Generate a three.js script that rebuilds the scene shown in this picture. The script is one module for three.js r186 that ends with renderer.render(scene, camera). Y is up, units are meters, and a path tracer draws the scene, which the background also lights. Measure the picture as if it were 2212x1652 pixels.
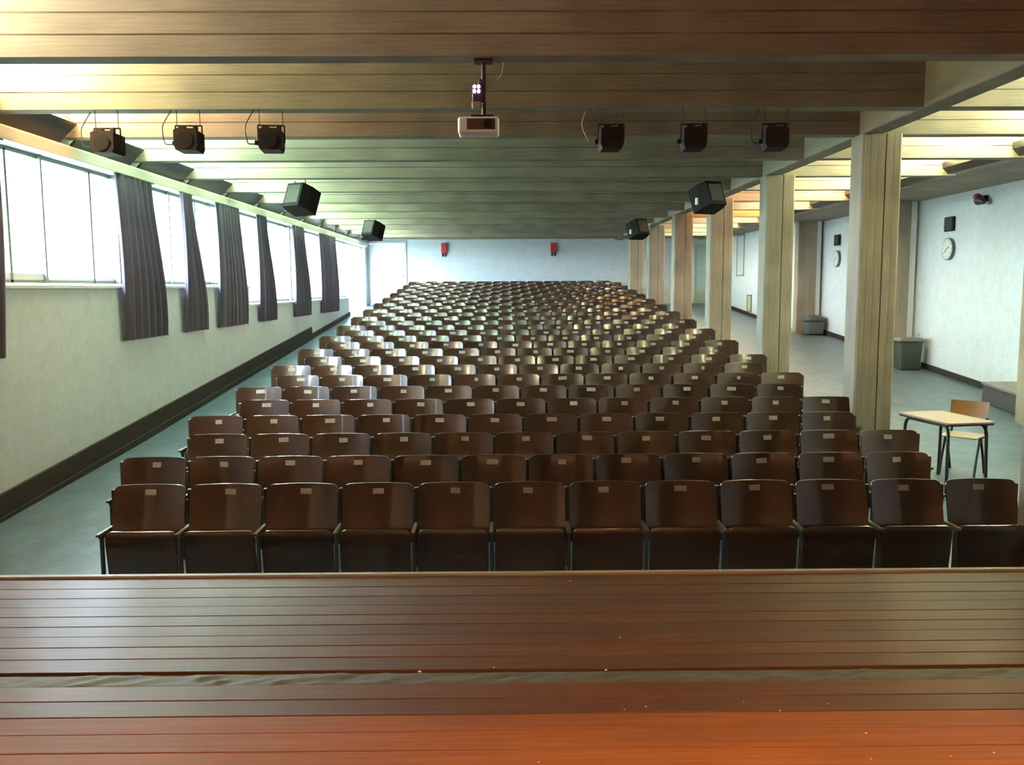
import * as THREE from 'three';
import { RoundedBoxGeometry } from 'three/addons/geometries/RoundedBoxGeometry.js';
import { mergeGeometries, toCreasedNormals } from 'three/addons/utils/BufferGeometryUtils.js';
import { RectAreaLightUniformsLib } from 'three/addons/lights/RectAreaLightUniformsLib.js';

// ------------------------------------------------------------------ camera, sky, exposure
const scene = new THREE.Scene();
const camera = new THREE.PerspectiveCamera(2 * Math.atan(826 / 1876) * 180 / Math.PI, 2212 / 1652, 0.05, 300);
camera.position.set(0, 2.24, 0);
camera.rotation.set(-0.10884, -0.00848, -0.00524, 'YXZ');
scene.add(camera);
scene.background = new THREE.Color().setRGB(6.3, 8.2, 10.2);      // bright overcast sky outside the windows
const renderer = new THREE.WebGLRenderer({ antialias: true });
renderer.toneMapping = THREE.LinearToneMapping;
renderer.toneMappingExposure = 4.4;
renderer.shadowMap.enabled = true;
RectAreaLightUniformsLib.init();
const TUBE = 370;                                                  // strength of the tubes above the beams
const HUE = {                                                     // the tubes differ: yellowish, peach, greenish, warm
  yellow: [0.95, 0.92, 0.56], peach: [1.0, 0.74, 0.47], green: [0.62, 1.0, 0.80], warm: [1.0, 0.90, 0.68], lime: [0.86, 0.98, 0.66], cool: [0.66, 0.96, 0.86], amber: [1.0, 0.52, 0.14],
};
const STAGE_LIGHT = 13, BATTEN = 38;                                           // warm stage lantern above the photographer

// ------------------------------------------------------------------ helpers
function mulberry(a) { return () => { a |= 0; a = a + 0x6D2B79F5 | 0; let t = Math.imul(a ^ a >>> 15, 1 | a); t = t + Math.imul(t ^ t >>> 7, 61 | t) ^ t; return ((t ^ t >>> 14) >>> 0) / 4294967296; }; }
const rnd = mulberry(20240611);
const used = {};
function numbered(name) { const n = used[name] = (used[name] ?? -1) + 1; return n ? `${name}_${String(n).padStart(3, '0')}` : name; }
function shade(o) { o.castShadow = o.receiveShadow = true; return o; }
function mesh(name, g, m, parent) { const o = shade(new THREE.Mesh(Array.isArray(g) ? join(g) : g, m)); o.name = parent ? name : numbered(name); (parent ?? scene).add(o); return o; }
function group(name, p = [0, 0, 0], turn = 0) { const o = new THREE.Group(); o.name = numbered(name); o.position.set(...p); o.rotation.y = turn; scene.add(o); return o; }
function tag(o, label, category, grp) { o.userData.label = label; o.userData.category = category; if (grp) o.userData.group = grp; return o; }
function struct(o) { o.userData.kind = 'structure'; return o; }
function join(list) { return mergeGeometries(list.map((g) => { const n = g.index ? g.toNonIndexed() : g.clone(); for (const k of Object.keys(n.attributes)) if (!['position', 'normal', 'uv'].includes(k)) n.deleteAttribute(k); return n; })); }
// texture coordinates in metres, taken from the face direction; turn=true lays the grain upright
function metres(g, turn = false, off = 0) {
  g = g.index ? g.toNonIndexed() : g;
  const p = g.attributes.position, n = g.attributes.normal, uv = new Float32Array(p.count * 2);
  for (let i = 0; i < p.count; i++) {
    const x = p.getX(i), y = p.getY(i), z = p.getZ(i), ax = Math.abs(n.getX(i)), ay = Math.abs(n.getY(i)), az = Math.abs(n.getZ(i));
    let u, v;
    if (ax > ay && ax > az) { u = z; v = y; } else if (ay > az) { u = x; v = z; } else { u = x; v = y; }
    if (turn) [u, v] = [v, u];
    uv[2 * i] = u + off; uv[2 * i + 1] = v + off * 0.37;
  }
  g.setAttribute('uv', new THREE.BufferAttribute(uv, 2));
  return g;
}
function box(x0, x1, y0, y1, z0, z1) { const g = new THREE.BoxGeometry(x1 - x0, y1 - y0, z1 - z0); g.translate((x0 + x1) / 2, (y0 + y1) / 2, (z0 + z1) / 2); return g; }
function rbox(w, h, d, r, x = 0, y = 0, z = 0, seg = 2) { const g = new RoundedBoxGeometry(w, h, d, seg, r); g.translate(x, y, z); return g; }
function tube(pts, r, seg = 24, rs = 8) { return new THREE.TubeGeometry(new THREE.CatmullRomCurve3(pts.map((p) => new THREE.Vector3(...p)), false, 'catmullrom', 0.3), seg, r, rs, false); }
function bar(a, b, r, rs = 8) { const A = new THREE.Vector3(...a), B = new THREE.Vector3(...b), d = B.clone().sub(A), g = new THREE.CylinderGeometry(r, r, d.length(), rs); g.applyQuaternion(new THREE.Quaternion().setFromUnitVectors(new THREE.Vector3(0, 1, 0), d.normalize())); g.translate((A.x + B.x) / 2, (A.y + B.y) / 2, (A.z + B.z) / 2); return g; }
// a profile of [a, b] points run along an axis: 'x' (profile in z,y), 'z' (profile in x,y) or 'y' (profile in x,z)
function run(profile, axis, from, to) {
  const s = new THREE.Shape(profile.map((p) => new THREE.Vector2(p[0], p[1])));
  const g = new THREE.ExtrudeGeometry(s, { depth: to - from, bevelEnabled: false });
  g.translate(0, 0, from);
  const m = new THREE.Matrix4();
  if (axis === 'x') m.set(0, 0, 1, 0, 0, 1, 0, 0, 1, 0, 0, 0, 0, 0, 0, 1);
  if (axis === 'y') m.set(1, 0, 0, 0, 0, 0, 1, 0, 0, 1, 0, 0, 0, 0, 0, 1);
  if (axis !== 'z') {
    g.applyMatrix4(m);
    if (m.determinant() < 0) flip(g);
  }
  g.computeVertexNormals();
  return g;
}
function flip(g) { const p = g.attributes.position, u = g.attributes.uv; for (const a of [p, u]) { if (!a) continue; const k = a.itemSize; for (let i = 0; i < a.count; i += 3) for (let j = 0; j < k; j++) { const t = a.array[(i + 1) * k + j]; a.array[(i + 1) * k + j] = a.array[(i + 2) * k + j]; a.array[(i + 2) * k + j] = t; } } }

// tileable value noise
function lattice(seed, nx, ny) { const r = mulberry(seed), a = new Float32Array(nx * ny).map(() => r()); return (x, y) => { const i = Math.floor(x), j = Math.floor(y), f = x - i, g = y - j, s = f * f * (3 - 2 * f), t = g * g * (3 - 2 * g), A = (p, q) => a[((q % ny) + ny) % ny * nx + ((p % nx) + nx) % nx]; return (A(i, j) * (1 - s) + A(i + 1, j) * s) * (1 - t) + (A(i, j + 1) * (1 - s) + A(i + 1, j + 1) * s) * t; }; }
function picture(w, h, fn, srgb = true) {
  const d = new Uint8Array(w * h * 4);
  for (let y = 0; y < h; y++) for (let x = 0; x < w; x++) { const c = fn(x / w, y / h), i = 4 * (y * w + x); for (let k = 0; k < 3; k++) d[i + k] = Math.max(0, Math.min(255, 255 * (Array.isArray(c) ? c[k] : c))); d[i + 3] = 255; }
  const t = new THREE.DataTexture(d, w, h); t.wrapS = t.wrapT = THREE.RepeatWrapping; t.magFilter = THREE.LinearFilter; t.minFilter = THREE.LinearMipmapLinearFilter; t.generateMipmaps = true;
  if (srgb) t.colorSpace = THREE.SRGBColorSpace; t.needsUpdate = true; return t;
}
function rep(t, u, v) { const c = t.clone(); c.repeat.set(u, v); c.needsUpdate = true; return c; }
const mixc = (a, b, t) => a.map((x, i) => x + (b[i] - x) * t);

// streaks left by the formwork boards: 2.4 m x 1.2 m, grain along u
const s1 = lattice(1, 10, 160), s2 = lattice(2, 24, 320), s3 = lattice(3, 6, 12), s4 = lattice(4, 8, 5);
const grainMap = picture(1024, 512, (u, v) => { const g = 0.45 * s1(u * 10, v * 160) + 0.25 * s2(u * 24, v * 320) + 0.3 * s3(u * 6, v * 12); const k = 0.76 + 0.20 * (g - 0.5) + 0.12 * (s4(u * 8, v * 5) - 0.5); return [k * 1.0, k * 0.985, k * 0.95]; });
const grainBump = picture(512, 512, (u, v) => 0.6 * s1(u * 10, v * 160) + 0.4 * s2(u * 24, v * 320), false);
// wood for the stage and the seats
const w1 = lattice(5, 6, 64), w2 = lattice(6, 20, 256), w3 = lattice(7, 4, 8);
const woodMap = picture(1024, 512, (u, v) => { const g = 0.5 * w1(u * 6, v * 64) + 0.25 * w2(u * 20, v * 256) + 0.25 * w3(u * 4, v * 8); const k = 0.74 + 0.22 * (g - 0.5); return [k, k * 0.98, k * 0.95]; });
const f1 = lattice(8, 128, 128), f2 = lattice(9, 12, 12), f3 = lattice(10, 40, 40);
const floorMap = picture(512, 512, (u, v) => { const k = 0.78 + 0.14 * (f1(u * 128, v * 128) - 0.5) + 0.16 * (f2(u * 12, v * 12) - 0.5) + 0.1 * (f3(u * 40, v * 40) - 0.5); return [k, k, k]; });
const wallMap = picture(512, 512, (u, v) => { const k = 0.94 + 0.04 * (f3(u * 40, v * 40) - 0.5) + 0.025 * (f2(u * 12, v * 12) - 0.5); return [k, k, k]; });

const std = (c, o = {}) => new THREE.MeshStandardMaterial({ color: new THREE.Color().setRGB(...c), roughness: 0.7, ...o });
const phy = (c, o = {}) => new THREE.MeshPhysicalMaterial({ color: new THREE.Color().setRGB(...c), roughness: 0.5, ...o });
const M = {
  concrete: std([0.465, 0.40, 0.315], { map: rep(grainMap, 1 / 2.4, 1 / 1.2), bumpMap: rep(grainBump, 1 / 2.4, 1 / 1.2), bumpScale: 0.0015, roughness: 0.75 }),
  slab: std([0.80, 0.79, 0.75], { map: rep(grainMap, 1 / 2.4, 1 / 1.2), roughness: 0.85 }),
  wall: std([0.67, 0.71, 0.71], { map: rep(wallMap, 0.5, 0.5), roughness: 0.75 }),
  white: std([0.80, 0.81, 0.80], { roughness: 0.45 }),
  sill: std([0.66, 0.67, 0.60], { roughness: 0.55 }),
  pelmet: std([0.62, 0.58, 0.47], { roughness: 0.6 }),
  frame: std([0.20, 0.22, 0.20], { roughness: 0.45, metalness: 0.3 }),
  frameLight: std([0.55, 0.54, 0.52], { roughness: 0.5 }),
  floor: std([0.105, 0.16, 0.215], { map: rep(floorMap, 0.5, 0.5), roughness: 0.42 }),
  base: phy([0.032, 0.022, 0.017], { roughness: 0.7, specularIntensity: 0.4 }),
  dark: phy([0.014, 0.010, 0.0095], { roughness: 0.6, specularIntensity: 0.5 }),
  trough: std([0.055, 0.045, 0.042], { roughness: 0.32, metalness: 0.4 }),
  cabinet: phy([0.022, 0.017, 0.017], { roughness: 0.9, specularIntensity: 0.25 }),
  lantern: phy([0.030, 0.013, 0.010], { roughness: 0.7, specularIntensity: 0.4 }),
  metal: std([0.10, 0.105, 0.105], { roughness: 0.4, metalness: 0.6 }),
  cable: std([0.05, 0.04, 0.035], { roughness: 0.6 }),
  cableLight: std([0.45, 0.40, 0.28], { roughness: 0.6 }),
  plate: std([0.40, 0.37, 0.32], { roughness: 0.4 }),
  red: std([0.55, 0.03, 0.045], { roughness: 0.4 }),
  glass: phy([1, 1, 1], { roughness: 0, transmission: 1, thickness: 0, ior: 1.45 }),
  curtain: phy([0.10, 0.076, 0.105], { roughness: 0.95, transmission: 0.32, thickness: 0, side: THREE.DoubleSide }),
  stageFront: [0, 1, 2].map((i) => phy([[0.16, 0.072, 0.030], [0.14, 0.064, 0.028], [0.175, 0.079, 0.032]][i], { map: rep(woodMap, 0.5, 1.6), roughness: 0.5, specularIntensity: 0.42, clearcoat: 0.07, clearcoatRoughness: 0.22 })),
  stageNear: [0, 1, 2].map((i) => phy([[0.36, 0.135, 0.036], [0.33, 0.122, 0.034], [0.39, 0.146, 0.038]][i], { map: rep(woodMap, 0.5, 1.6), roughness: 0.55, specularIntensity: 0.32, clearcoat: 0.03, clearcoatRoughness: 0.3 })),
  nosing: std([0.46, 0.38, 0.29], { map: rep(woodMap, 0.5, 1.6), roughness: 0.5 }),
  strip: std([0.060, 0.064, 0.054], { roughness: 0.6 }),
  seat: [0, 1, 2].map((i) => phy([[0.096, 0.042, 0.020], [0.080, 0.036, 0.018], [0.108, 0.048, 0.022]][i], { map: rep(woodMap, 1.2, 2.2), roughness: 0.3, ior: 1.68, clearcoat: 1.0, clearcoatRoughness: 0.08 })),
  arm: phy([0.11, 0.065, 0.035], { roughness: 0.4, clearcoat: 0.4, clearcoatRoughness: 0.25 }),
  tubeDark: std([0.03, 0.034, 0.032], { roughness: 0.4, metalness: 0.3 }),
  deskTop: std([0.30, 0.215, 0.175], { roughness: 0.5 }),
  ply: phy([0.60, 0.31, 0.085], { map: rep(woodMap, 1.2, 2.2), roughness: 0.42, clearcoat: 0.4, clearcoatRoughness: 0.3 }),
  plySeat: phy([0.72, 0.55, 0.28], { map: rep(woodMap, 1.2, 2.2), roughness: 0.42, clearcoat: 0.4, clearcoatRoughness: 0.3 }),
};

// ------------------------------------------------------------------ levels of the hall
const XL = -4.6, XR = 7.8, XJ = 7.15, ZB = -29.4, ZF = 3.0, SOFFIT = 3.81, TOP = 4.42, STAGE = 0.74, EDGE = -4.46;
const SLOPE = 0.0726;
const floorY = (z) => z > -4.3 ? floorY(-4.3) : SLOPE * (-z - 6.24);
const BEAMS = [1.0, -0.75, -2.5, -4.35, -6.12, -7.86, -9.26, -10.95, -12.68, -14.44, -16.27, -18.12, -19.95, -21.8, -23.65, -25.5, -27.2, -28.5];   // front faces
const words = ['first', 'second', 'third', 'fourth', 'fifth', 'sixth', 'seventh', 'eighth', 'ninth', 'tenth', 'eleventh', 'twelfth', 'thirteenth', 'fourteenth', 'fifteenth', 'sixteenth', 'seventeenth', 'eighteenth', 'nineteenth', 'twentieth', 'twenty-first', 'twenty-second', 'twenty-third', 'twenty-fourth', 'twenty-fifth', 'twenty-sixth'];

// floor: a sheet of real thickness that climbs towards the back
{
  const prof = [[ZF, floorY(0)], [-4.3, floorY(-4.3)], [ZB - 0.2, floorY(ZB - 0.2)], [ZB - 0.2, floorY(ZB) - 0.3], [ZF, floorY(0) - 0.3]];
  struct(mesh('floor', metres(run(prof, 'x', XL, XR)), M.floor));
}
// ground outside, level with the exit at the back
struct(mesh('ground', metres(box(-45, -4.9, 1.0, 1.42, -60, 25)), std([0.34, 0.42, 0.24], { map: rep(floorMap, 0.3, 0.3), roughness: 0.95 })));
struct(mesh('terrace', metres(box(-9, -4.86, 1.25, 1.45, -32, -22)), std([0.62, 0.62, 0.58], { map: rep(floorMap, 0.6, 0.6), roughness: 0.9 })));

// ceiling: slab and cross beams (grooves where the boards met)
const ceiling = struct(group('ceiling'));
mesh('slab', metres(box(XL - 0.3, XR + 0.25, TOP, TOP + 0.25, ZB - 0.3, ZF + 0.25)), M.slab, ceiling);
BEAMS.forEach((z, i) => {
  const last = i === BEAMS.length - 1, t = last ? 0.16 : 0.19, g = 0.012, f = [[z, SOFFIT], [z, SOFFIT + 0.006]];
  for (const y of [0.145, 0.29, 0.43]) f.push([z, SOFFIT + y - 0.007], [z - g, SOFFIT + y], [z, SOFFIT + y + 0.007]);
  f.push([z, TOP], [z - t, TOP], [z - t, SOFFIT], [z - 0.006, SOFFIT - 0.0]);
  mesh('beam', metres(run(f, 'x', XL, 6.5), false, i * 0.83), M.concrete, ceiling);
});
// beam along the column line and the soffit along the far side of the aisle
mesh('column_beam', metres(run([[3.73, SOFFIT - 0.006], [3.94, SOFFIT - 0.006], [3.945, SOFFIT], [3.945, TOP], [3.72, TOP], [3.72, SOFFIT + 0.004]], 'z', ZB, ZF)), M.concrete, ceiling);
mesh('aisle_soffit', metres(box(6.5, XR, SOFFIT - 0.004, TOP, ZB, ZF)), M.concrete, ceiling);

// walls
const wl = struct(group('wall_left'));
{
  const low = (z0, z1, y) => { const p = [[z0, floorY(z0) - 0.2], [z0, y], [z1, y], [z1, floorY(z1) - 0.2]]; return metres(run(p, 'x', XL - 0.26, XL)); };
  mesh('lower_wall', [low(ZF, -15.79, 2.26), low(-15.79, -25.93, 1.94)], M.wall, wl);
  mesh('upper_wall', metres(box(XL - 0.26, XL, 3.6, TOP, ZB, ZF)), M.wall, wl);
  mesh('corner_pier', metres(box(XL - 0.26, XL + 0.02, 1.2, 3.6, ZB, -28.95)), M.wall, wl);
  mesh('solid_end', metres(box(XL - 0.26, XL, 2.26, 3.6, -2.27, ZF)), M.wall, wl);
  mesh('window_sill', metres(run([[XL - 0.26, 2.255], [XL + 0.035, 2.255], [XL + 0.035, 2.285], [XL - 0.05, 2.31], [XL - 0.26, 2.315]], 'z', -15.77, -2.27)), M.sill, wl);
  mesh('window_sill', metres(run([[XL - 0.26, 1.935], [XL + 0.035, 1.935], [XL + 0.035, 1.965], [XL - 0.05, 1.98], [XL - 0.26, 1.985]], 'z', -25.93, -15.81)), M.sill, wl);
  mesh('pelmet', metres(run([[XL, 3.59], [XL + 0.12, 3.59], [XL + 0.125, 3.595], [XL + 0.125, 3.7], [XL + 0.1, 3.725], [XL, 3.725]], 'z', -28.9, ZF)), M.pelmet, wl);
}
const wb = struct(group('wall_back'));
mesh('back_panel', metres(box(-3.28, 4.1, 1.0, TOP, ZB - 0.2, ZB)), M.wall, wb);
mesh('door_head', metres(box(XL - 0.26, -3.28, 3.78, TOP, ZB - 0.2, ZB)), M.wall, wb);
mesh('aisle_end', metres(box(4.1, 6.35, 1.0, TOP, ZB - 0.2, ZB)), M.wall, wb);
mesh('aisle_end_head', metres(box(6.35, XJ + 0.02, 3.74, TOP, ZB - 0.2, ZB)), M.wall, wb);
const wr = struct(group('wall_right'));
mesh('near_wall', metres(box(XR, XR + 0.2, -0.5, TOP, -21.6, ZF)), M.wall, wr);
mesh('far_wall', metres(box(XJ, XR + 0.2, 0.6, TOP, ZB - 0.2, -21.5)), M.wall, wr);
mesh('pilaster', metres(run([[XJ, -21.5], [7.62, -21.5], [7.62, -21.3], [7.6, -21.28], [XJ + 0.02, -21.28], [XJ, -21.3]], 'y', floorY(-21.4) - 0.1, SOFFIT), true), M.concrete, wr);
for (const z of [-11.3, -16.4]) mesh('pilaster', metres(run([[6.92, z - 0.3], [7.62, z - 0.3], [7.62, z], [7.6, z + 0.02], [6.94, z + 0.02], [6.92, z]], 'y', floorY(z) - 0.1, SOFFIT), true), M.concrete, wr);
for (const z of [-16.5, -21.42]) mesh('pipe_casing', rbox(0.13, SOFFIT - floorY(z) + 0.04, 0.12, 0.015, 7.688, (SOFFIT + floorY(z)) / 2 - 0.02, z), M.white, wr);
struct(mesh('wall_front', metres(box(XL - 0.26, XR + 0.2, -0.6, TOP, ZF, ZF + 0.2)), std([0.50, 0.30, 0.16], { map: rep(woodMap, 0.4, 0.8), roughness: 0.6 })));
// baseboards that follow the slope
const skirt = (x0, x1, z0, z1, h) => run([[z0, floorY(z0) - 0.01], [z0, floorY(z0) + h], [z1, floorY(z1) + h], [z1, floorY(z1) - 0.01]], 'x', x0, x1);
struct(mesh('baseboard_left', [skirt(XL, XL + 0.035, -4.3, -20.7, 0.285), skirt(XL, XL + 0.055, -4.3, -20.7, 0.085), skirt(XL, XL + 0.03, -20.7, -25.93, 0.12)].map((g) => metres(g)), M.base));
struct(mesh('baseboard_right', [skirt(XR - 0.025, XR, -4.3, -16.1, 0.1), skirt(XR - 0.025, XR, -16.75, -21.25, 0.1), skirt(XJ - 0.025, XJ, -21.6, -29.3, 0.1)].map((g) => metres(g)), M.base));

// columns with board marks: a groove down the middle of the front, chamfered edges
[-5.82, -9.15, -12.48, -15.8, -19.15, -22.5, -25.9].forEach((z, i) => {
  const x0 = 3.72, x1 = 4.13, d = 0.33, c = 0.018, p = [[x0 + c, z], [x0, z - c]];
  p.push([x0, z - d + c], [x0 + c, z - d], [x1 - c, z - d], [x1, z - d + c], [x1, z - c], [x1 - c, z]);
  for (const [gx, gw, gd] of [[4.045, 0.003, 0.003], [3.96, 0.007, 0.016], [3.875, 0.003, 0.003], [3.80, 0.003, 0.003]]) p.push([gx + gw, z], [gx, z - gd], [gx - gw, z]);
  const o = mesh('column', metres(run(p, 'y', floorY(z) - 0.03, SOFFIT - 0.004), true, i * 0.61), M.concrete);
  struct(o); o.userData.label = `board-marked concrete column, ${words[i]} from the stage`;
});

// ------------------------------------------------------------------ windows and doors
const bays = [-2.27]; while (bays.length < 15) bays.push(bays[bays.length - 1] - 1.69);
for (let i = 0; i < 14; i++) {
  const z0 = bays[i], z1 = bays[i + 1], low = z0 > -15.5 ? 2.315 : 1.985, w = struct(group(`window_${i + 1}`));
  const xa = XL - 0.17, xb = XL - 0.11, zm = z0 + (z1 - z0) * 0.64, rail = i === 3 ? 0.07 : 0.03;
  const post = i === 4 || i === 9 ? 0.09 : 0.03;
  mesh('window_frame', [box(xa, xb, 3.56, 3.6, z1, z0), box(xa, xb, low - 0.02, low + 0.025, z1, z0), box(xa, xb, low, 3.6, z0 - 0.016, z0), box(xa - 0.02, xb + (post > 0.05 ? 0.07 : 0.03), low, 3.6, z1, z1 + post)].map((g) => metres(g)), M.frame, w);
  mesh('sash_rail', box(xa + 0.005, xb - 0.005, low + 0.02, low + 0.02 + rail, z1 + 0.03, z0 - 0.02), M.frameLight, w);
  mesh('mullion', box(xa, xb, low, 3.58, zm - 0.02, zm + 0.02), M.frame, w);
  for (const [a, b] of [[zm + 0.02, z0 - 0.016], [z1 + post, zm - 0.02]]) { const g = new THREE.PlaneGeometry(b - a, 3.56 - low - 0.02); g.rotateY(Math.PI / 2); g.translate(XL - 0.14, (3.56 + low + 0.02) / 2, (a + b) / 2); mesh('pane', g, M.glass, w); }
}
{ // rear white door in the back wall, beside the window side
  const f = floorY(ZB), d = struct(group('door_1'));
  mesh('door_frame', [box(-3.32, -3.26, f - 0.05, 3.8, ZB - 0.05, ZB + 0.03), box(XL, -4.5, f - 0.05, 3.8, ZB - 0.05, ZB + 0.03), box(-4.5, -3.32, 3.72, 3.8, ZB - 0.05, ZB + 0.03)], std([0.5, 0.5, 0.46], { roughness: 0.6 }), d);
  mesh('door_leaf', rbox(1.18, 3.7 - f, 0.05, 0.008, -3.91, (3.72 + f) / 2, ZB - 0.03), M.white, d);
  mesh('door_handle', [bar([-3.4, 2.64, ZB - 0.01], [-3.4, 2.64, ZB + 0.06], 0.02), bar([-3.4, 2.64, ZB + 0.06], [-3.54, 2.64, ZB + 0.06], 0.016), rbox(0.06, 0.24, 0.012, 0.005, -3.4, 2.6, ZB + 0.002)], M.frameLight, d);
  mesh('door_sign', rbox(0.26, 0.24, 0.01, 0.004, -3.52, 3.38, ZB + 0.0), std([0.62, 0.66, 0.62]), d);
  // glazed way out in the window wall
  const g = struct(group('door_2')), xa = XL - 0.17, xb = XL - 0.11, z0 = -25.95, z1 = -28.95;
  mesh('door_frame', [box(xa, xb, 3.55, 3.6, z1, z0), box(xa, xb, 1.35, 3.6, z0 - 0.05, z0), box(xa, xb, 1.35, 3.6, z1, z1 + 0.05), box(xa, xb, 1.35, 3.6, -27.48, -27.42), box(xa, xb, 1.35, 1.5, z1, z0)], M.frameLight, g);
  for (const [a, b] of [[-27.42, z0 - 0.05], [z1 + 0.05, -27.48]]) { const p = new THREE.PlaneGeometry(b - a, 2.05); p.rotateY(Math.PI / 2); p.translate(XL - 0.14, 2.525, (a + b) / 2); mesh('pane', p, M.glass, g); }
  // panelled door at the end of the aisle
  const a = struct(group('door_3')), fa = floorY(ZB);
  mesh('door_frame', [box(6.35, 6.41, fa - 0.05, 3.74, ZB - 0.1, ZB + 0.02), box(7.09, 7.15, fa - 0.05, 3.74, ZB - 0.1, ZB + 0.02), box(6.41, 7.09, 3.68, 3.74, ZB - 0.1, ZB + 0.02)], M.sill, a);
  mesh('door_leaf', box(6.41, 7.09, fa - 0.02, 3.68, ZB - 0.09, ZB - 0.04), std([0.46, 0.55, 0.46], { roughness: 0.5 }), a);
  for (const [y0, y1] of [[fa + 0.08, 1.88], [1.98, 2.62], [2.76, 3.58]]) mesh('door_panel', rbox(0.54, y1 - y0, 0.02, 0.008, 6.75, (y0 + y1) / 2, ZB - 0.035), std([0.50, 0.59, 0.50], { roughness: 0.45 }), a);
}

// ------------------------------------------------------------------ stage
{
  const st = struct(group('stage')), x0 = XL + 0.04, x1 = 4.6;
  mesh('stage_front', metres(box(x0, x1, -0.13, STAGE - 0.03, EDGE + 0.02, EDGE + 0.06)), M.dark, st);
  mesh('stage_bed', metres(box(x0, x1, STAGE - 0.12, STAGE - 0.026, EDGE + 0.06, ZF - 0.02)), M.dark, st);
  const plank = (za, zb, m, i) => { const g = metres(rbox(x1 - x0, 0.025, zb - za - 0.0035, 0.003, (x0 + x1) / 2, STAGE - 0.0125 - (i % 3) * 0.0006, (za + zb) / 2, 1), false, i * 1.37); mesh('plank', g, m, st); };
  mesh('edge_nosing', metres(run([[EDGE, STAGE - 0.05], [EDGE, STAGE + 0.006], [EDGE + 0.008, STAGE + 0.012], [EDGE + 0.04, STAGE + 0.012], [EDGE + 0.046, STAGE + 0.004], [EDGE + 0.046, STAGE - 0.05]], 'x', x0, x1)), M.nosing, st);
  const zs = [-4.405, -4.262, -4.128, -4.008, -3.885, -3.767, -3.652, -3.537, -3.42, -3.297];
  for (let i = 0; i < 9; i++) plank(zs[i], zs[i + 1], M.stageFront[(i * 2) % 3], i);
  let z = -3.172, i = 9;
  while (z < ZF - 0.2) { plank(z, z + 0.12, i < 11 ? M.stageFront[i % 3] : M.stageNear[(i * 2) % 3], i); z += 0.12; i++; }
  // crumpled dark matting laid in the joint between the two halves of the stage
  const n = 520, g = new THREE.PlaneGeometry(x1 - x0, 0.118, n, 8); g.rotateX(-Math.PI / 2);
  const c1 = lattice(31, 160, 16), c2 = lattice(32, 420, 24), p = g.attributes.position;
  for (let k = 0; k < p.count; k++) { const u = (p.getX(k) - x0) / (x1 - x0), v = p.getZ(k) / 0.118 + 0.5, e = Math.min(1, 6 * Math.min(v, 1 - v)); p.setY(k, e * (0.012 * Math.pow(c1(u * 150 + v * 3, v * 3), 2) + 0.006 * c2(u * 400 + v * 5, v * 6))); }
  g.translate((x0 + x1) / 2, STAGE - 0.013, -3.2345); g.computeVertexNormals();
  mesh('matting_strip', g, M.strip, st);
}

{ // small pale scraps lying on the boards
  const q = mulberry(91), bits = [[-0.34, -3.26, 14], [0.39, -3.26, 12], [1.21, -2.77, 8], [0.10, -2.61, 6], [1.16, -2.61, 6], [0.5, -2.97, 7], [0.42, -2.95, 5], [0.86, -3.0, 5], [-0.05, -3.29, 7], [1.57, -2.64, 5], [1.42, -2.62, 5], [0.33, -4.32, 9], [0.49, -3.59, 7], [0.97, -2.93, 5], [1.16, -2.98, 5]].map(([x, z, w]) => {
    const g = new THREE.IcosahedronGeometry(w / 2000, 0); g.scale(0.8 + 0.8 * q(), 0.35, 0.8 + 0.6 * q()); g.rotateY(6 * q()); g.translate(x, STAGE + 0.0022 + (z < -3.17 && z > -3.297 ? 0.006 : 0), z); return g;
  });
  const o = mesh('paper_scraps', bits, std([0.66, 0.58, 0.46], { roughness: 0.8 })); o.userData.kind = 'stuff'; tag(o, 'tiny pale scraps scattered over the wooden stage boards', 'scraps');
}

// ------------------------------------------------------------------ the rows of tip-up seats
// local: origin on the floor under the seat, facing +z (the stage)
const SW = 0.2575;
function backGeometry() {
  const nu = 12, rows = [0, 0.07, 0.14, 0.21, 0.28, 0.315, 0.333, 0.347, 0.355], H = 0.355, r = 0.04, t = 0.013, y0 = 0.475, pos = [], uv = [], idx = [];
  const half = (h) => h > H - r ? SW - r + Math.sqrt(Math.max(0, r * r - (h - H + r) ** 2)) : SW;
  const side = (s) => { for (const h of rows) for (let i = 0; i <= nu; i++) { const a = -1 + 2 * i / nu, x = a * half(h); const z = 0.052 * (x / SW) ** 2 - 0.255 * h - 0.01 * h * h; pos.push(x, y0 + h, z + s * t / 2); uv.push(x, h); } };
  side(1); side(-1);
  const W = nu + 1, N = rows.length * W, quad = (a, b, c, d) => idx.push(a, b, c, a, c, d);
  for (let j = 0; j < rows.length - 1; j++) for (let i = 0; i < nu; i++) { const a = j * W + i; quad(a, a + 1, a + 1 + W, a + W); quad(N + a + 1, N + a, N + a + W, N + a + 1 + W); }
  for (let i = 0; i < nu; i++) { const a = (rows.length - 1) * W + i; quad(a, a + 1, N + a + 1, N + a); quad(i + 1, i, N + i, N + i + 1); }
  for (let j = 0; j < rows.length - 1; j++) { const a = j * W, b = a + nu; quad(a + W, N + a + W, N + a, a); quad(b, N + b, N + b + W, b + W); }
  const g = new THREE.BufferGeometry(); g.setAttribute('position', new THREE.Float32BufferAttribute(pos, 3)); g.setAttribute('uv', new THREE.Float32BufferAttribute(uv, 2)); g.setIndex(idx);
  return toCreasedNormals(g.toNonIndexed(), 0.7);
}
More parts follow.
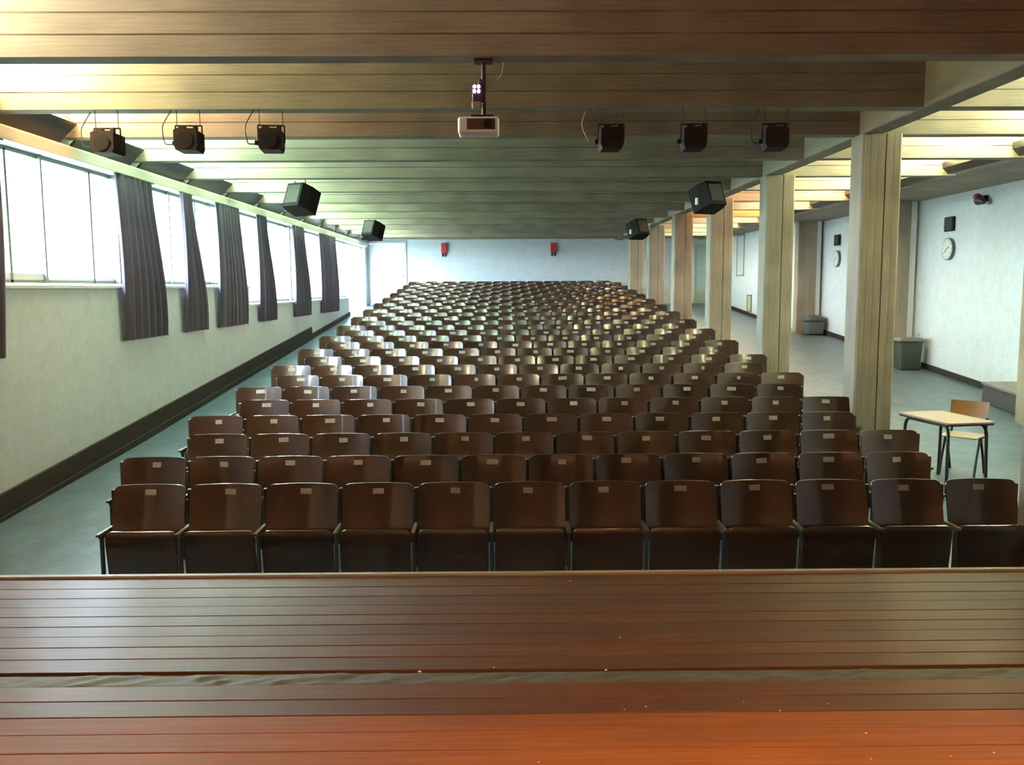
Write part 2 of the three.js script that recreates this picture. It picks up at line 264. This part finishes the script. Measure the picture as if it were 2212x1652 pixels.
const seatGeo = {
  back: backGeometry(),
  pan: (() => { const s = new THREE.Shape(), w = 0.246, h = 0.38, r = 0.05; s.moveTo(-w, 0); s.lineTo(w, 0); s.lineTo(w, h - r); s.quadraticCurveTo(w, h, w - r, h); s.lineTo(-w + r, h); s.quadraticCurveTo(-w, h, -w, h - r); s.lineTo(-w, 0); const g = new THREE.ExtrudeGeometry(s, { depth: 0.018, bevelEnabled: true, bevelSize: 0.006, bevelThickness: 0.006, bevelSegments: 2, curveSegments: 5 }); const p = g.attributes.position; for (let i = 0; i < p.count; i++) { const y = p.getY(i) / h; p.setZ(i, p.getZ(i) + 0.03 * Math.sin(Math.PI * y)); } g.rotateX(0.10); g.translate(0, 0.165, 0.115); g.computeVertexNormals(); return toCreasedNormals(g, 0.6); })(),
  plate: rbox(0.105, 0.042, 0.004, 0.0015, 0, 0, 0, 1),
  arm: join([rbox(0.031, 0.022, 0.27, 0.008, 0, 0.535, 0.10)]),
  leg: (() => { const g = join([rbox(0.03, 0.80, 0.035, 0.008, 0, 0.40, -0.06), rbox(0.026, 0.36, 0.03, 0.008, 0, 0.35, 0.17), rbox(0.03, 0.03, 0.27, 0.008, 0, 0.515, 0.06), rbox(0.028, 0.028, 0.26, 0.006, 0, 0.19, 0.06), rbox(0.031, 0.02, 0.30, 0.004, 0, 0.011, 0.06), rbox(0.03, 0.2, 0.03, 0.008, 0, 0.1, 0.17)]); const p = g.attributes.position; for (let i = 0; i < p.count; i++) if (p.getY(i) < 0.3) p.setY(i, p.getY(i) - SLOPE * p.getZ(i)); return g; })(),
};
function makeSeat(kind, last) {
  const o = new THREE.Group();
  const seat = M.seat[kind];
  mesh('backrest', seatGeo.back, seat, o); mesh('tip_up_seat', seatGeo.pan, seat, o);
  const p = mesh('number_plate', seatGeo.plate, M.plate, o); p.position.set(0.01, 0.772, -0.0695); p.rotation.x = -0.255;
  for (const s of last ? [-1, 1] : [-1]) { mesh('armrest', seatGeo.arm, M.arm, o).position.x = s * 0.275; mesh('leg', seatGeo.leg, M.metal, o).position.x = s * 0.275; }
  return o;
}
const protos = [0, 1, 2].map((k) => [makeSeat(k, false), makeSeat(k, true)]);
const rowZ = (r) => r === 0 ? -6.17 : -6.93 - 0.7705 * (r - 1);
const far = [];
for (let r = 0; r < 30; r++) for (let c = 0; c < 12; c++) {
  const x = (r % 2 ? -2.845 : -2.575) + c * 0.55, z = rowZ(r), kind = Math.floor(rnd() * 3), o = protos[kind][c === 11 && (r < 25 || r % 2) ? 1 : 0].clone();
  o.position.set(x + 0.002 * (rnd() - 0.5), floorY(z), z);
  const plate = o.children[2]; plate.position.x += 0.05 * (rnd() - 0.5); plate.position.y += 0.012 * (rnd() - 0.5); plate.scale.x = 0.62 + 0.4 * rnd(); plate.rotation.z = 0.1 * (rnd() - 0.5);
  if (r < 25) {
    o.name = numbered('theatre_seat'); scene.add(o);
    tag(o, `brown plywood tip-up seat, ${words[c]} from the window aisle in the ${words[r]} row from the stage`, 'seat', 'tip-up seats of the hall');
  } else { o.updateMatrixWorld(true); o.traverse((m) => { if (m.isMesh) far.push([m.geometry.clone().applyMatrix4(m.matrixWorld), m.material]); }); }
}
{
  const mats = [...new Set(far.map((f) => f[1]))], o = shade(new THREE.Mesh(mergeGeometries(mats.map((m) => join(far.filter((f) => f[1] === m).map((f) => f[0]))), true), mats));
  o.name = 'rear_seat_rows'; o.userData.kind = 'stuff'; scene.add(tag(o, 'last five rows of small brown tip-up seats before the back wall', 'seats'));
}

// ------------------------------------------------------------------ lamps above the beams
function uplight(z0, z1, windowSide, hue, strength, i) {
  const s = windowSide ? 1 : -1, X = windowSide ? XL : 6.5, o = group('uplight_lamp', [X, SOFFIT - 0.07, (z0 + z1) / 2]), h = (z0 - z1) / 2 - 0.02;
  const prof = windowSide ? [[0.002, 0], [0.205, 0.2], [0.09, 0.285], [0.075, 0.272], [0.175, 0.2], [0.002, 0.03]] : [[0.002, 0.085], [0.12, 0.085], [0.205, 0.17], [0.205, 0.25], [0.19, 0.25], [0.19, 0.178], [0.11, 0.1], [0.002, 0.1]];
  const g = run(prof.map(([a, b]) => [s * a, b]).reverse(), 'z', -h, h);
  mesh('trough', metres(toCreasedNormals(g, 0.3)), M.trough, o);
  const tx = s * (windowSide ? 0.07 : 0.11), ty = windowSide ? 0.235 : 0.20, c = HUE[hue];
  const t = new THREE.CylinderGeometry(0.013, 0.013, 2 * h - 0.1, 10); t.rotateX(Math.PI / 2); t.translate(tx, ty, 0);
  mesh('lamp_tube', t, std([0.9, 0.9, 0.85], { emissive: new THREE.Color().setRGB(...c), emissiveIntensity: 3 }), o);
  const l = new THREE.RectAreaLight(new THREE.Color().setRGB(...c), TUBE * strength, 2 * h - 0.1, 0.07);
  l.position.set(s * (windowSide ? 0.10 : 0.215), windowSide ? 0.33 : 0.29, 0); l.castShadow = true; o.add(l);
  l.lookAt(new THREE.Vector3(X + s * 1.9, SOFFIT - 0.07 + 0.29 + 5, (z0 + z1) / 2));
  tag(o, windowSide ? `dark metal uplight trough over the curtain rail between the ${words[i]} and ${words[i + 1]} ceiling beams` : `dark metal uplight trough over the aisle between the ${words[i]} and ${words[i + 1]} ceiling beams`, 'lamp', windowSide ? 'uplights along the window wall' : 'uplights along the aisle');
}
const hueL = ['warm', 'warm', 'yellow', 'peach', 'green', 'green', 'green', 'green', 'green', 'green', 'green', 'cool', 'cool', 'cool', 'cool'];
const hueR = ['lime', 'lime', 'lime', 'lime', 'lime', 'lime', 'lime', 'peach', 'warm', 'amber', 'warm', 'warm', 'warm', 'yellow', 'yellow'];
for (let i = 3; i < 16; i++) {
  const z0 = BEAMS[i] - 0.19, z1 = BEAMS[i + 1];
  uplight(z0, z1, true, hueL[i - 2], i < 5 ? 0.8 : i > 8 ? 0.72 : 1, i);
  if (i > 3) uplight(z0, z1, false, hueR[i - 2], i > 9 ? 0.8 : 1.2, i);
}

// ------------------------------------------------------------------ curtains
function curtain(t0, t1, b0, b1, seed, label, bottom = 1.63) {
  const n = 110, rows = 16, r = mulberry(seed), folds = Math.max(3, Math.round(Math.abs(b1 - b0) / 0.22)), ph = r() * 6, pos = [], idx = [], uv = [];
  const yT = 3.585, x0 = XL + 0.10;
  const wave = (a, v) => (0.028 + 0.012 * v) * Math.sin(a * folds * 6.283 + ph + 0.9 * Math.sin(a * 4 + ph) + 0.35 * v * Math.sin(a * 9 + seed)) + 0.008 * Math.sin(a * folds * 14.1 + ph * 2);
  for (const s of [1, -1]) for (let j = 0; j <= rows; j++) for (let i = 0; i <= n; i++) {
    const v = j / rows, a = i / n, k = v * v * (3 - 2 * v), z = (t0 + (b0 - t0) * k) * (1 - a) + (t1 + (b1 - t1) * k) * a, x = x0 + wave(a, v) - 0.045 * v + 0.03 * Math.sin(v * 3.1) + s * 0.003;
    pos.push(x, yT + (bottom - yT) * v, z); uv.push(a * 3, v * 2);
  }
  const W = n + 1, N = W * (rows + 1), quad = (a, b, c, d) => idx.push(a, b, c, a, c, d);
  for (let j = 0; j < rows; j++) for (let i = 0; i < n; i++) { const a = j * W + i; quad(a, a + W, a + W + 1, a + 1); quad(N + a + 1, N + a + 1 + W, N + a + W, N + a); }
  for (let i = 0; i < n; i++) { const a = rows * W + i; quad(a, N + a, N + a + 1, a + 1); quad(i + 1, N + i + 1, N + i, i); }
  for (let j = 0; j < rows; j++) { const a = j * W, b = a + n; quad(a, N + a, N + a + W, a + W); quad(b + W, N + b + W, N + b, b); }
  const g = new THREE.BufferGeometry(); g.setAttribute('position', new THREE.Float32BufferAttribute(pos, 3)); g.setAttribute('uv', new THREE.Float32BufferAttribute(uv, 2)); g.setIndex(idx); g.computeVertexNormals();
  const o = group('curtain'); mesh('cloth', g, M.curtain, o);
  mesh('curtain_rail', bar([x0, 3.583, t0 + 0.05], [x0, 3.583, t1 - 0.05], 0.007), M.frame, o);
  tag(o, label, 'curtain', 'curtains along the window wall');
}
curtain(-6.95, -7.99, -6.75, -7.97, 3, 'dark purple curtain cut off by the edge of the picture');
curtain(-2.3, -4.35, -2.25, -4.4, 30, 'dark purple curtain drawn across the window beside the stage');
curtain(-4.45, -6.8, -4.45, -6.6, 31, 'dark purple curtain drawn across the window just past the stage edge');
curtain(-10.33, -11.38, -10.44, -11.81, 5, 'wide dark purple curtain with deep folds beside the thick window post');
curtain(-12.35, -12.77, -12.4, -13.44, 8, 'narrow dark curtain between two wide ones, before the window sill steps down');
curtain(-13.86, -14.97, -13.91, -15.43, 11, 'wide dark curtain hanging where the window sill steps down');
curtain(-16.12, -16.68, -16.27, -17.38, 14, 'narrow dark curtain just past the step in the window sill');
curtain(-18.84, -19.8, -19.0, -20.54, 17, 'dark curtain second from the glazed exit');
curtain(-21.54, -23.5, -21.82, -23.95, 20, 'dark curtain farthest from the stage, nearest the glazed exit');

// ------------------------------------------------------------------ things under the ceiling
{ // stage lanterns hung from the fourth beam
  const xs = [-3.51, -2.79, -2.06, 0.96, 1.70, 2.43], where = ['outermost on the window side, over the curtain rail', 'second from the window wall', 'third from the window wall', 'just past the projector towards the columns', 'second from the column side', 'outermost on the column side'];
  const body = toCreasedNormals(run([[-0.085, -0.095], [0.085, -0.095], [0.1, -0.06], [0.1, 0.075], [0.07, 0.09], [-0.07, 0.09], [-0.1, 0.075], [-0.1, -0.06]].reverse().reverse(), 'z', -0.13, 0.12), 0.3);
  xs.forEach((x, i) => {
    const o = group('stage_lantern', [x, i === 0 ? 3.53 : 3.55, -7.93], (i < 3 ? 1 : -1) * 0.06 * (i % 3));
    mesh('housing', [body, rbox(0.07, 0.03, 0.05, 0.01, -0.04, 0.1, 0.05), rbox(0.04, 0.05, 0.04, 0.008, 0.075, 0.1, 0.06)], M.lantern, o);
    const lens = new THREE.CylinderGeometry(0.068, 0.068, 0.02, 24); lens.rotateX(Math.PI / 2); lens.translate(0, -0.01, 0.122);
    mesh('lens', lens, phy([0.014, 0.009, 0.008], { roughness: 0.75, specularIntensity: 0.5 }), o);
    mesh('yoke', [bar([-0.115, -0.02, 0], [-0.115, 0.13, 0], 0.007), bar([0.115, -0.02, 0], [0.115, 0.13, 0], 0.007), bar([-0.115, 0.13, 0], [0.115, 0.13, 0], 0.007)], M.dark, o);
    const k = new THREE.CylinderGeometry(0.022, 0.022, 0.03, 10); k.rotateZ(Math.PI / 2); k.translate(-0.128, -0.02, 0); mesh('clamp_knob', k, M.dark, o);
    for (const q of [-0.1, 0.1]) mesh('hanging_wire', bar([q, 0.13, 0], [q, SOFFIT - o.position.y + 0.004, 0], 0.004), M.cable, o);
    if (i !== 4) mesh('cable', tube(i === 3 ? [[-0.22, 0.26, 0], [-0.26, 0.12, 0.02], [-0.2, -0.02, 0.03], [-0.12, -0.02, 0]] : [[-0.14, 0.27, 0], [-0.22, 0.12, 0.02], [-0.2, -0.03, 0.03], [-0.12, -0.03, 0]], 0.005), i === 3 ? M.cableLight : M.cable, o);
    tag(o, `black stage lantern hung on wires, ${where[i]}`, 'stage light', 'stage lanterns under the ceiling');
  });
}
{ // loudspeakers hung in two pairs
  const cab = () => toCreasedNormals(run([[-0.15, -0.17], [0.15, -0.17], [0.2, -0.02], [0.2, 0.17], [-0.2, 0.17], [-0.2, -0.02]], 'y', -0.18, 0.18), 0.3);
  [[-2.97, -12.95, 1, 'hung on the window side, nearer the stage'], [3.01, -12.95, -1, 'hung by the columns, nearer the stage'], [-2.965, -19.9, 1, 'hung on the window side, farther back'], [3.05, -19.9, -1, 'hung by the columns, farther back']].forEach(([x, z, s, w]) => {
    const o = group('loudspeaker', [x, 3.535, z], s * 2.62);
    const tilt = (g) => { g.rotateX(0.38); return g; };
    mesh('cabinet', tilt(cab()), M.cabinet, o);
    mesh('back_plate', tilt(rbox(0.24, 0.28, 0.008, 0.003, 0, 0.01, -0.173)), phy([0.075, 0.075, 0.068], { roughness: 0.9, specularIntensity: 0.2 }), o);
    mesh('grille', tilt(rbox(0.37, 0.33, 0.014, 0.006, 0, 0, 0.176)), phy([0.025, 0.022, 0.021], { roughness: 0.9, specularIntensity: 0.2 }), o);
    for (const q of [-0.1, 0.1]) mesh('hanger', bar([q, 0.1, 0], [q, SOFFIT - 3.535 - 0.003, 0], 0.01), M.metal, o);
    if (s < 0) mesh('connector', rbox(0.05, 0.10, 0.05, 0.008, 0.215, -0.06, 0.0), std([0.6, 0.66, 0.64]), o);
    tag(o, `black loudspeaker cabinet ${w}`, 'loudspeaker', 'loudspeakers under the ceiling');
  });
}
{ // projector on its pole, with the small camera above it
  const o = group('projector', [-0.165, SOFFIT, -6.24]);
  mesh('pole', [bar([0.03, 0, 0], [0.03, -0.395, 0], 0.016, 12), rbox(0.13, 0.016, 0.11, 0.005, 0.03, -0.01, 0)], std([0.05, 0.035, 0.045], { roughness: 0.5 }), o);
  mesh('body', rbox(0.285, 0.115, 0.22, 0.022, -0.005, -0.455, 0, 3), M.white, o);
  mesh('front_panel', rbox(0.20, 0.075, 0.012, 0.005, 0.012, -0.45, 0.108), std([0.10, 0.045, 0.032], { roughness: 0.4 }), o);
  const l = new THREE.CylinderGeometry(0.03, 0.034, 0.03, 20); l.rotateX(Math.PI / 2); l.translate(0.06, -0.45, 0.12); mesh('lens', l, M.dark, o);
  mesh('mount_plate', rbox(0.16, 0.02, 0.12, 0.005, 0.02, -0.388, 0), M.dark, o);
  mesh('cable', tube([[0.17, -0.02, 0.02], [0.16, -0.1, 0.04], [0.12, -0.15, 0.04], [0.05, -0.19, 0.03]], 0.004), M.cableLight, o);
  tag(o, 'white projector with a dark front hanging from the ceiling on a pole', 'projector');
  const c = group('infrared_camera', [-0.175, 3.57, -6.17]);
  mesh('camera_body', [rbox(0.085, 0.12, 0.07, 0.014, 0.005, 0.0, 0), rbox(0.05, 0.05, 0.06, 0.01, 0.03, 0.07, -0.01)], std([0.06, 0.035, 0.06], { roughness: 0.45 }), c);
  mesh('camera_base', rbox(0.07, 0.05, 0.06, 0.012, -0.005, -0.08, 0.005), std([0.35, 0.30, 0.28], { roughness: 0.5 }), c);
  const led = std([0.9, 0.8, 0.95], { emissive: new THREE.Color().setRGB(1.0, 0.72, 1.0), emissiveIntensity: 3.2 });
  for (const [x, y] of [[-0.015, 0.035], [0.013, 0.035], [-0.016, 0.003], [0.013, 0.003]]) { const d = new THREE.SphereGeometry(0.0115, 12, 8); d.scale(0.9, 1.15, 0.5); d.translate(x - 0.004, y + 0.005, 0.037); mesh('led_light', d, led, c); }
  tag(c, 'small dark camera with four glowing violet-white lamps above the projector', 'camera');
}

// ------------------------------------------------------------------ on the back wall and the aisle wall
for (const [x, w] of [[-2.0, 'nearer the white door'], [1.66, 'farther from the white door']]) {
  const o = group('alarm_sounder', [x, 3.56, ZB]);
  mesh('housing', rbox(0.19, 0.33, 0.09, 0.015, 0, 0, 0.047), M.red, o);
  for (const s of [-1, 1]) mesh('contact', rbox(0.04, 0.12, 0.05, 0.008, s * 0.05, -0.22, 0.03), M.dark, o);
  tag(o, `red alarm box with two dark feet on the back wall, ${w}`, 'alarm', 'red alarms on the back wall');
}
for (const [z, w] of [[-15.28, 'nearer the stage'], [-20.41, 'farther from the stage']]) {
  const o = group('wall_clock', [XR, 2.87, z]);
  const disc = (r, d, x, mt, n) => { const g = new THREE.CylinderGeometry(r, r * 0.97, d, 40); g.rotateZ(Math.PI / 2); g.translate(-x, 0, 0); return mesh(n, g, mt, o); };
  disc(0.195, 0.05, 0.026, std([0.13, 0.13, 0.13], { roughness: 0.4 }), 'clock_case'); disc(0.178, 0.008, 0.053, std([0.62, 0.64, 0.60], { roughness: 0.5 }), 'clock_face');
  const hand = (len, w2, a, n) => { const g = rbox(0.004, len, w2, 0.001, 0, len / 2 - 0.02, 0, 1); g.rotateX(a); g.translate(-0.06, 0, 0); mesh(n, g, M.dark, o); };
  hand(0.10, 0.012, 1.1, 'hour_hand'); hand(0.15, 0.008, -2.2, 'minute_hand');
  for (let k = 0; k < 12; k++) { const g = rbox(0.003, 0.024, 0.007, 0.001, 0, 0.155, 0, 1); g.rotateX(k * Math.PI / 6); g.translate(-0.058, 0, 0); mesh('hour_mark', g, M.dark, o); }
  tag(o, `round pale wall clock on the aisle wall, ${w}`, 'clock', 'clocks on the aisle wall');
  const b = group('wall_speaker', [XR, 3.30, z]);
  mesh('housing', rbox(0.05, 0.25, 0.30, 0.012, -0.026, 0, 0), M.dark, b); mesh('grille', rbox(0.01, 0.21, 0.26, 0.004, -0.054, 0, 0), std([0.035, 0.033, 0.036], { roughness: 0.8 }), b);
  tag(b, `square black panel above the wall clock ${w}`, 'wall speaker', 'black panels on the aisle wall');
}
{
  const o = group('wall_siren', [XR, 3.63, -14.2]);
  const h = new THREE.CylinderGeometry(0.03, 0.085, 0.16, 20); h.rotateX(1.9); h.translate(-0.13, -0.05, 0.10); mesh('horn', h, std([0.03, 0.03, 0.045], { roughness: 0.4 }), o);
  const d = new THREE.SphereGeometry(0.06, 20, 12); d.scale(1, 1, 1.1); d.translate(-0.12, 0.03, -0.06); mesh('red_dome', d, M.red, o);
  mesh('bracket', [rbox(0.03, 0.10, 0.12, 0.01, -0.016, 0, 0), rbox(0.12, 0.035, 0.05, 0.01, -0.08, 0.01, 0)], M.dark, o);
  tag(o, 'small red and black siren high on the aisle wall', 'siren');
  const n = group('notice_board', [XJ, 3.17, -26.4]);
  mesh('board_frame', [box(-0.025, 0, 0.58, 0.62, -0.4, 0.4), box(-0.025, 0, -0.62, -0.58, -0.4, 0.4), box(-0.025, 0, -0.62, 0.62, -0.4, -0.365), box(-0.025, 0, -0.62, 0.62, 0.365, 0.4)], std([0.26, 0.28, 0.26]), n);
  mesh('sheet', rbox(0.012, 1.16, 0.73, 0.003, -0.008, 0, 0), std([0.52, 0.58, 0.54], { roughness: 0.5 }), n);
  tag(n, 'tall framed notice sheet on the far aisle wall', 'notice board');
  const v = group('wall_vent', [XJ, 1.76, -25.33]);
  mesh('vent_frame', [box(-0.03, 0, -0.26, 0.24, -0.21, -0.17), box(-0.03, 0, -0.26, 0.24, 0.17, 0.21), box(-0.03, 0, 0.2, 0.24, -0.21, 0.21), box(-0.03, 0, -0.26, -0.22, -0.21, 0.21)], std([0.20, 0.19, 0.12]), v);
  mesh('vent_panel', box(-0.015, 0, -0.23, 0.21, -0.18, 0.18), std([0.42, 0.40, 0.27]), v);
  tag(v, 'low brownish framed panel near the floor of the far aisle wall', 'vent');
}

// ------------------------------------------------------------------ aisle: bins, chest, desk and chair
function taper(w, d, h, k, r) { const g = rbox(w, h, d, r, 0, h / 2, 0, 3), p = g.attributes.position; for (let i = 0; i < p.count; i++) { const s = k + (1 - k) * p.getY(i) / h; p.setX(i, p.getX(i) * s); p.setZ(i, p.getZ(i) * s); } g.computeVertexNormals(); return g; }
{
  const o = group('waste_bin', [7.44, floorY(-15.9), -15.93]);
  mesh('bin_body', taper(0.42, 0.34, 0.52, 0.84, 0.02), std([0.035, 0.042, 0.03], { roughness: 0.5 }), o);
  mesh('lid', [rbox(0.48, 0.05, 0.38, 0.018, 0, 0.545, 0), rbox(0.40, 0.03, 0.30, 0.012, 0, 0.575, 0)], std([0.15, 0.14, 0.14], { roughness: 0.5 }), o);
  mesh('lid_handle', bar([0.22, 0.55, -0.08], [0.25, 0.65, -0.12], 0.012), std([0.3, 0.28, 0.24]), o);
  tag(o, 'dark green waste bin with a grey lid beside the nearer aisle pilaster', 'bin');
  const b = group('laundry_bin', [7.50, floorY(-21.1), -21.0]);
  mesh('bin_body', taper(0.44, 0.36, 0.30, 0.82, 0.03), std([0.09, 0.095, 0.095], { roughness: 0.5 }), b);
  const bag = new THREE.SphereGeometry(0.27, 24, 14), p = bag.attributes.position, q = lattice(77, 16, 16); for (let i = 0; i < p.count; i++) { const k = 1 + 0.16 * (q(p.getX(i) * 20 + 50, p.getY(i) * 24 + p.getZ(i) * 20 + 50) - 0.5); p.setXYZ(i, p.getX(i) * k, p.getY(i) * 0.42 * k + 0.35, p.getZ(i) * 0.8 * k); } bag.computeVertexNormals();
  mesh('bin_bag', bag, std([0.045, 0.055, 0.062], { roughness: 0.35 }), b);
  tag(b, 'grey bin overflowing with a dark bag beside the farther aisle pilaster', 'bin');
  const c = group('storage_chest', [7.47, floorY(-12.3), -12.3]), tilt = (g) => { g.rotateX(Math.atan(SLOPE)); return g; };
  mesh('chest_body', tilt(rbox(0.6, 0.27, 1.2, 0.012, 0, 0.142, 0)), std([0.05, 0.045, 0.042], { roughness: 0.5 }), c);
  mesh('chest_lid', tilt(rbox(0.64, 0.04, 1.24, 0.012, 0, 0.297, 0)), std([0.16, 0.145, 0.13], { roughness: 0.45 }), c);
  tag(c, 'long low dark chest standing along the aisle wall', 'chest');
}
{
  const zc = -8.67, f = floorY(zc), o = group('school_desk', [4.46, f, zc], 0.17);
  const s = new THREE.Shape(), w = 0.26, d = 0.41, r = 0.05; s.moveTo(-w + r, -d); s.lineTo(w - r, -d); s.quadraticCurveTo(w, -d, w, -d + r); s.lineTo(w, d - r); s.quadraticCurveTo(w, d, w - r, d); s.lineTo(-w + r, d); s.quadraticCurveTo(-w, d, -w, d - r); s.lineTo(-w, -d + r); s.quadraticCurveTo(-w, -d, -w + r, -d);
  const top = (y, h, k) => { const g = new THREE.ExtrudeGeometry(s, { depth: h, bevelEnabled: false, curveSegments: 8 }); g.rotateX(-Math.PI / 2); g.scale(k, 1, k); g.translate(0, y, 0); return g; };
  mesh('desk_top', top(0.722, 0.018, 1), M.deskTop, o); mesh('edge_band', top(0.708, 0.0145, 0.985), M.dark, o);
  const leg = (x, s2) => tube([[x, 0.0 - SLOPE * s2 * 0.33, s2 * 0.36], [x * 0.97, 0.35, s2 * 0.345], [x * 0.95, 0.62, s2 * 0.335], [x * 0.94, 0.685, s2 * 0.30], [x * 0.94, 0.695, s2 * 0.24], [x * 0.94, 0.695, 0]], 0.016, 30);
  for (const x of [-0.22, 0.22]) for (const q of [-1, 1]) mesh('desk_leg', leg(x, q), M.tubeDark, o);
  for (const q of [-0.24, 0.24]) mesh('stretcher', bar([-0.206, 0.69, q], [0.206, 0.69, q], 0.011), M.tubeDark, o);
  tag(o, 'small school desk with a pale top and dark tube legs beside a column', 'desk');
  const zk = -9.08, c = group('school_chair', [4.87, floorY(zk), zk], -0.78);
  mesh('chair_seat', (() => { const g = rbox(0.38, 0.014, 0.38, 0.006, 0, 0.45, 0, 2); return g; })(), M.plySeat, c);
  mesh('chair_back', (() => { const g = new RoundedBoxGeometry(0.38, 0.17, 0.014, 4, 0.006); const sub = new THREE.BoxGeometry(0.38, 0.17, 0.014, 10, 1, 1), p = sub.attributes.position; for (let i = 0; i < p.count; i++) p.setZ(i, p.getZ(i) + 0.7 * p.getX(i) ** 2); sub.rotateX(-0.12); sub.translate(0, 0.71, -0.215); sub.computeVertexNormals(); g.dispose(); return toCreasedNormals(sub.toNonIndexed(), 0.5); })(), M.ply, c);
  for (const x of [-0.17, 0.17]) {
    mesh('chair_leg', tube([[x, -SLOPE * 0.1, 0.16], [x, 0.2, 0.1], [x, 0.435, 0.0]], 0.0135, 14), M.tubeDark, c);
    mesh('chair_leg', tube([[x, SLOPE * 0.15, -0.2], [x, 0.2, -0.13], [x, 0.43, -0.02]], 0.0135, 14), M.tubeDark, c);
    mesh('back_post', tube([[x, 0.435, -0.02], [x, 0.435, -0.14], [x, 0.5, -0.19], [x, 0.75, -0.215]], 0.0135, 20), M.tubeDark, c);
  }
  tag(c, 'school chair with a light plywood seat and orange-brown back behind the desk', 'chair');
}

// ------------------------------------------------------------------ warm stage lantern above the photographer
{
  const o = group('stage_floodlight', [1.3, 3.55, -1.2]), c = new THREE.Color().setRGB(1.0, 0.46, 0.15);
  mesh('housing', [box(-0.84, 0.84, 0.06, 0.24, -0.34, 0.34), box(-0.84, -0.81, -0.3, 0.06, -0.34, 0.34), box(0.81, 0.84, -0.3, 0.06, -0.34, 0.34), box(-0.81, 0.81, -0.3, 0.06, -0.34, -0.31), box(-0.81, 0.81, -0.3, 0.06, 0.31, 0.34), box(-0.02, 0.02, 0.24, 0.865, -0.02, 0.02)], M.dark, o);
  const g = new THREE.PlaneGeometry(1.6, 0.6); g.rotateX(Math.PI / 2); g.translate(0, 0.055, 0);
  mesh('flood_lamp', g, std([0.9, 0.8, 0.6], { emissive: c, emissiveIntensity: 2, side: THREE.DoubleSide }), o);
  const l = new THREE.RectAreaLight(c, STAGE_LIGHT, 1.6, 0.6); l.position.set(0, 0.04, 0); l.castShadow = true; o.add(l); l.lookAt(1.3, 0, -1.2);
  tag(o, 'warm flood lamp over the stage above the photographer', 'stage light');
  const b = group('stage_batten', [0.6, 3.62, 1.1]), w = new THREE.Color().setRGB(1.0, 0.55, 0.26);
  mesh('housing', [box(-2.5, 2.5, 0.04, 0.14, -0.16, 0.16), box(-2.5, 2.5, -0.10, 0.14, -0.18, -0.16), box(-2.5, 2.5, -0.10, 0.14, 0.16, 0.18), box(-1.8, -1.76, 0.14, 0.795, -0.02, 0.02), box(1.76, 1.8, 0.14, 0.795, -0.02, 0.02)], M.dark, b);
  const h = new THREE.PlaneGeometry(4.8, 0.28); h.rotateX(Math.PI / 2); h.translate(0, 0.03, 0);
  mesh('batten_lamp', h, std([0.9, 0.8, 0.6], { emissive: w, emissiveIntensity: 2, side: THREE.DoubleSide }), b);
  const k = new THREE.RectAreaLight(w, BATTEN, 4.8, 0.28); k.position.set(0, 0.02, 0); k.castShadow = true; b.add(k); k.lookAt(0.6, 0, 1.1);
  tag(b, 'long warm lamp batten hanging over the back of the stage', 'stage light');
}

renderer.render(scene, camera);
